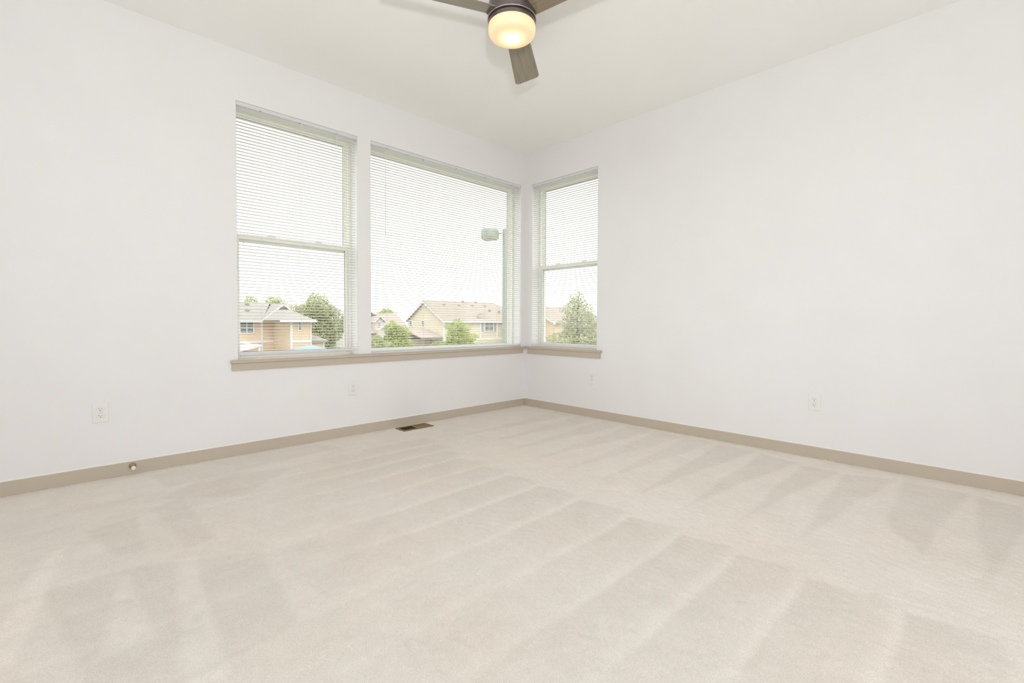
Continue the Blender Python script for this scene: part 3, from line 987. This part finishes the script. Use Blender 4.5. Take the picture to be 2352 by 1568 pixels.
# cream house in the middle of the picture window
hb = thing('house', 'cream house with a long tan tile roof, seen through the big picture window', 'house')
GX, GY = 31.26, 49.02
MB().prism([(GY - 4.25, GZ), (GY + 4.25, GZ), (GY + 4.25, 1.25), (GY, 3.72), (GY - 4.25, 1.25)], 'x', GX, GX + 12.3).box(GX + 12.3, GX + 16.5, GY - 4.25, GY + 4.25, GZ, 1.3).obj('wall', 'cream', hb)
e_ = 0.32
ez = 1.25 - e_ * 0.58
rf = MB()
x0, x1, x2 = GX - 0.35, GX + 12.3, GX + 16.9
rf.slab([(x0, GY - 4.25 - e_, ez), (x2, GY - 4.25 - e_, ez), (x1, GY, 3.87), (x0, GY, 3.87)], 0.16)
rf.slab([(x0, GY + 4.25 + e_, ez), (x2, GY + 4.25 + e_, ez), (x1, GY, 3.87), (x0, GY, 3.87)], 0.16)
rf.slab([(x2, GY - 4.25 - e_, ez), (x2, GY + 4.25 + e_, ez), (x1, GY, 3.87)], 0.16)
rf.obj('roof', 'roof_tan', hb)
MB().prism([(GY - 4.6, ez - 0.02), (GY, 3.72), (GY + 4.6, ez - 0.02), (GY + 4.6, ez - 0.22), (GY, 3.50), (GY - 4.6, ez - 0.22)], 'x', GX - 0.36, GX - 0.28).obj('rake_board', 'htrim', hb)
MB().box(x0, x2, GY - 4.25 - e_ - 0.1, GY - 4.25 - e_, ez - 0.2, ez - 0.02).obj('gutter', 'htrim', hb)
gv = MB().prism([(GY - 0.95, 3.0), (GY + 0.95, 3.0), (GY, 3.62)], 'x', GX - 0.06, GX + 0.02).obj('gable_vent', 'htrim', hb)
for k in range(6):
    yy = GY - 0.62 + 0.25 * k
    MB().box(GX - 0.10, GX - 0.05, yy - 0.045, yy + 0.045, 2.85, 3.35 - abs(yy - GY) * 0.6).obj('bracket', 'htrim', gv)
MB().box(GX - 0.06, GX + 0.1, GY + 4.12, GY + 4.32, GZ, 1.15).obj('corner_board', 'htrim', hb)
MB().box(GX - 0.06, GX + 0.1, GY - 4.32, GY - 4.12, GZ, 1.15).obj('corner_board', 'htrim', hb)
MB().box(GX - 0.05, GX, GY - 4.2, GY + 4.1, -1.52, -1.24).box(GX, x2 - 0.5, GY - 4.31, GY - 4.25, -1.52, -1.26).obj('belt_band', 'htrim', hb)
hwindow(hb, (GX - 0.01, 52.50, 0.66), 0.52, 0.70, 'x', (0, 2), 0.12)
hwindow(hb, (GX - 0.01, 49.48, 0.66), 0.52, 0.70, 'x', (0, 2), 0.12)
hwindow(hb, (38.98, GY - 4.26, 0.38), 1.50, 1.30, 'y', (1, 1), 0.14)
for xx in (37.40, 40.45):
    MB().box(xx - 0.12, xx + 0.12, GY - 4.33, GY - 4.24, -1.25, 1.15).obj('corner_board', 'htrim', hb)
for xx in (37.75, 40.15):
    s_ob = MB().box(xx - 0.17, xx + 0.17, GY - 4.32, GY - 4.25, -0.35, 1.10)
    s_ob.obj('shutter', 'steel', hb)
# small front dormer in the roof slope
MB().slab([(37.0, 45.1, 1.55), (38.0, 45.6, 2.20), (40.6, 46.6, 2.05), (40.4, 45.2, 1.50)], 0.12).obj('dormer_roof', 'roof_tan', hb)
roof_vents(hb, [(33.6, 48.0, 3.28), (36.2, 48.0, 3.28), (38.6, 48.0, 3.28), (41.0, 48.0, 3.28), (37.6, 48.9, 3.86), (40.0, 48.9, 3.86), (40.9, 46.8, 2.65), (42.4, 46.4, 2.45)])
MB().box(28.2, 31.2, 47.6, 51.7, GZ, -1.30).obj('porch_wall', 'cream', hb)
MB().slab([(27.9, 52.2, -1.02), (31.2, 52.2, -1.02), (31.2, 48.2, -0.06), (27.9, 48.5, -0.1)], 0.14).slab([(27.9, 44.8, -1.02), (31.2, 44.8, -1.02), (31.2, 48.2, -0.06), (27.9, 48.5, -0.1)], 0.14).obj('porch_roof', 'roof_pink', hb)

# pink-roofed houses further back on the left of the picture window
hc = thing('house', 'pale house with pinkish roof and small gables, left edge of the picture window', 'house')
MB().box(34.0, 44.6, 76.0, 82.0, GZ, -1.2).obj('wall', 'pinkish', hc)
MB().slab([(33.5, 75.4, -1.25), (46.2, 75.4, -1.25), (44.6, 79.5, 2.66), (33.5, 79.5, 2.3)], 0.2).slab([(33.5, 79.5, 2.3), (44.6, 79.5, 2.66), (46.2, 83.5, -1.2), (33.5, 83.5, -1.2)], 0.2).obj('roof', 'roof_pink', hc)
MB().prism([(37.9, -1.25), (39.7, -1.25), (39.7, 1.1), (38.8, 1.9), (37.9, 1.0)], 'y', 75.6, 79.0).obj('gable_wall', 'pinkish', hc)
MB().slab([(37.6, 75.3, 0.85), (38.8, 75.3, 2.05), (38.8, 79.0, 2.05), (37.6, 79.0, 0.85)], 0.12).slab([(40.0, 75.3, 0.95), (38.8, 75.3, 2.05), (38.8, 79.0, 2.05), (40.0, 79.0, 0.95)], 0.12).obj('gable_roof', 'roof_pink', hc)
MB().slab([(36.6, 78.3, 1.75), (38.6, 78.3, 2.72), (38.6, 81.0, 2.72), (36.6, 81.0, 1.75)], 0.14).slab([(40.6, 78.3, 1.75), (38.6, 78.3, 2.72), (38.6, 81.0, 2.72), (40.6, 81.0, 1.75)], 0.14).obj('back_roof', 'roof_pink', hc)
MB().prism([(37.5, 0.78), (38.8, 2.0), (40.1, 0.88), (40.1, 0.70), (38.8, 1.82), (37.5, 0.60)], 'y', 75.2, 75.28).obj('rake_board', 'htrim', hc)
MB().prism([(38.1, -0.5), (38.9, 0.08), (39.7, -0.4), (39.7, -0.62), (38.9, -0.12), (38.1, -0.72)], 'y', 74.6, 74.72).obj('porch_gable', 'htrim', hc)
MB().prism([(38.1, GZ), (39.7, GZ), (39.7, -0.5), (38.9, 0.0), (38.1, -0.6)], 'y', 74.72, 76.0).obj('porch_wall', 'pinkish', hc)
hwindow(hc, (38.75, 75.58, 0.45), 0.45, 0.75, 'y', (1, 1), 0.08)

# house half hidden by the tree outside the right-hand window
hd = thing('house', 'tan house with a sloping roof edge behind the tree in the right-hand window', 'house')
MB().prism([(34.8, GZ), (43.4, GZ), (43.4, 1.0), (39.1, 3.0), (34.8, 1.0)], 'x', 41.4, 52.0).obj('wall', 'peach', hd)
MB().slab([(41.0, 34.3, 0.86), (52.3, 34.3, 0.86), (52.3, 39.1, 3.15), (41.0, 39.1, 3.15)], 0.16).slab([(41.0, 43.9, 0.86), (52.3, 43.9, 0.86), (52.3, 39.1, 3.15), (41.0, 39.1, 3.15)], 0.16).obj('roof', 'roof_tan', hd)
MB().prism([(34.3, 0.82), (39.1, 3.1), (43.9, 0.82), (43.9, 0.6), (39.1, 2.88), (34.3, 0.6)], 'x', 40.95, 41.02).obj('rake_board', 'htrim', hd)
hwindow(hd, (41.39, 38.2, -0.2), 0.9, 1.1, 'x', (1, 1))


def tree(label, loc, blobs, n, size, leaf, trunk_r=0.14, group='trees outside the windows'):
    x, y = loc
    t = thing('tree', label, 'tree', (x, y, GZ), 0, group)
    rng = np.random.default_rng(abs(hash(label)) % 1000 if False else sum(map(ord, label)))
    tot = sum(b[3] * b[4] * b[5] for b in blobs)
    vs, fs = [], []
    for bx, by, bz, rx, ry, rz in blobs:
        k = max(40, int(3.0 * n * rx * ry * rz / tot))
        d = rng.normal(size=(k, 3))
        d /= np.linalg.norm(d, axis=1)[:, None]
        rad = rng.random(k) ** 0.33
        lump = 1 + 0.16 * np.sin(d[:, 0] * 5 + bz) * np.sin(d[:, 1] * 4 + bx) + 0.14 * np.sin(d[:, 2] * 7 + bx * 2)
        P_ = d * (rad * lump)[:, None] * np.array([rx, ry, rz]) + np.array([bx, by, bz - GZ])
        for p in P_:
            a = rng.normal(size=3)
            a /= np.linalg.norm(a)
            b = np.cross(a, rng.normal(size=3))
            b /= np.linalg.norm(b) + 1e-9
            s = 0.85 * size * rng.uniform(0.6, 1.3)
            i0 = len(vs)
            vs += [tuple(p - a * s), tuple(p + b * s * 0.45), tuple(p + a * s), tuple(p - b * s * 0.45)]
            fs.append((i0, i0 + 1, i0 + 2, i0 + 3))
    me = bpy.data.meshes.new('foliage')
    me.from_pydata(vs, [], fs)
    me.materials.append(M[leaf])
    fo = link('foliage', me, t)
    fo['kind'] = 'stuff'
    top = max(b[2] + 0.3 * b[5] for b in blobs) - GZ
    tk = MB().tube((0, 0, 0), (0.1, 0.05, top * 0.55), trunk_r, trunk_r * 0.7, n=9).tube((0.1, 0.05, top * 0.55), (0.0, -0.1, top), trunk_r * 0.7, trunk_r * 0.2, n=9)
    for bx, by, bz, rx, ry, rz in blobs:
        tk.tube((0.1, 0.05, min(top * 0.5, bz - GZ)), (bx * 0.8, by * 0.8, bz - GZ), trunk_r * 0.45, trunk_r * 0.1, n=6)
    tk.obj('trunk', 'bark', t, smooth=True)
    return t


# big round tree behind the peach house
tree('big dark green round tree behind the peach house', (22.4, 63.4), [(0, 0, 2.0, 2.3, 2.3, 2.9), (1.5, -1.2, 0.6, 2.0, 2.0, 2.6), (-1.7, 1.4, 1.0, 1.9, 1.9, 2.4), (0.4, 0, -1.4, 2.9, 2.9, 2.2)], 6500, 0.19, 'leaf_dark', 0.3)
tree('light green treetop above the left part of the peach house roof', (18.3, 80.0), [(0, 0, 2.8, 1.6, 1.6, 2.2), (-0.9, 0.4, 1.8, 1.3, 1.3, 2.0)], 1500, 0.17, 'leaf_light', 0.18)
tree('light green treetop behind the peach house roof ridge', (20.9, 77.8), [(0, 0, 2.9, 1.7, 1.7, 2.1), (1.0, -0.6, 2.4, 1.3, 1.3, 2.2)], 1500, 0.17, 'leaf_light', 0.18)
tree('distant green treetop above the pink roofs', (46.6, 87.3), [(0, 0, 2.6, 1.5, 1.5, 1.5), (-1.0, 0.9, 2.0, 1.2, 1.2, 1.2), (1.0, -0.9, 2.1, 1.2, 1.2, 1.2)], 1100, 0.17, 'leaf_light', 0.2)
tree('dark green tree at the left edge of the picture window', (13.0, 28.2), [(0.1, 0, -1.0, 1.05, 1.05, 0.8), (0.2, 0.1, -2.3, 1.3, 1.3, 1.2)], 2600, 0.13, 'leaf_dark', 0.13)
tree('yellow green tree left of the cream house wall', (16.2, 30.9), [(-0.1, 0.1, 0.1, 0.75, 0.75, 0.9), (0.1, 0, -1.2, 1.35, 1.35, 1.2), (0.55, -0.55, -0.1, 0.55, 0.55, 0.7)], 2600, 0.12, 'leaf_light', 0.12)
tree('fresh green tree in front of the cream house', (20.9, 28.4), [(0.0, 0.0, 0.35, 1.05, 1.05, 0.85), (0.25, -0.2, -0.5, 1.35, 1.35, 0.85), (-0.35, 0.35, -1.5, 1.75, 1.75, 1.0), (0.1, 0, -2.6, 1.9, 1.9, 1.0)], 3600, 0.12, 'leaf_light', 0.13)
tree('tall grey green tree outside the narrow right-hand window', (17.2, 12.55), [(0.0, 0.0, 2.25, 0.5, 0.5, 0.55), (0.0, 0.0, 1.55, 0.95, 0.95, 0.75), (0.25, -0.25, 0.75, 1.35, 1.35, 0.75), (0.1, -0.1, -0.2, 1.7, 1.7, 1.0), (0.1, 0.0, -1.5, 1.6, 1.6, 1.2)], 4600, 0.095, 'leaf_pale', 0.11)

# parking-lot lamp post
lp = thing('lamp_post', 'grey green lamp post with a round lamp head, at the right of the picture window', 'lamp post', (6.69, 7.42, GZ))
MB().box(-0.052, 0.052, -0.052, 0.052, 0, 3.96 - GZ).obj('pole', 'steel', lp, bevel=0.006)
MB().lathe([(0.16, 0.0), (0.16, 0.03), (0.09, 0.05)], 20).obj('pole_base', 'steel', lp, smooth=True)
hx_, hy_ = -0.345, 0.33
MB().tube((0, 0, 3.84 - GZ), (hx_ * 0.45, hy_ * 0.45, 3.80 - GZ), 0.025).obj('arm', 'steel', lp)
hd_ = MB().lathe([(0.10, 0.345), (0.27, 0.335), (0.285, 0.315), (0.295, 0.06), (0.285, 0.045)], 32, (hx_, hy_, 3.60 - GZ)).obj('lamp_head', 'steel', lp, smooth=True)
MB().lathe([(0.280, 0.045), (0.275, 0.02), (0.20, -0.005), (0.08, -0.012)], 32, (hx_, hy_, 3.60 - GZ)).obj('lens', 'lens', hd_, smooth=True)
for k in range(3):
    MB().lathe([(0.296, 0.02), (0.300, 0.025), (0.296, 0.03)], 32, (hx_, hy_, 3.66 - GZ + 0.075 * k), cap0=False, cap1=False).obj('cooling_rib', 'steel', hd_)
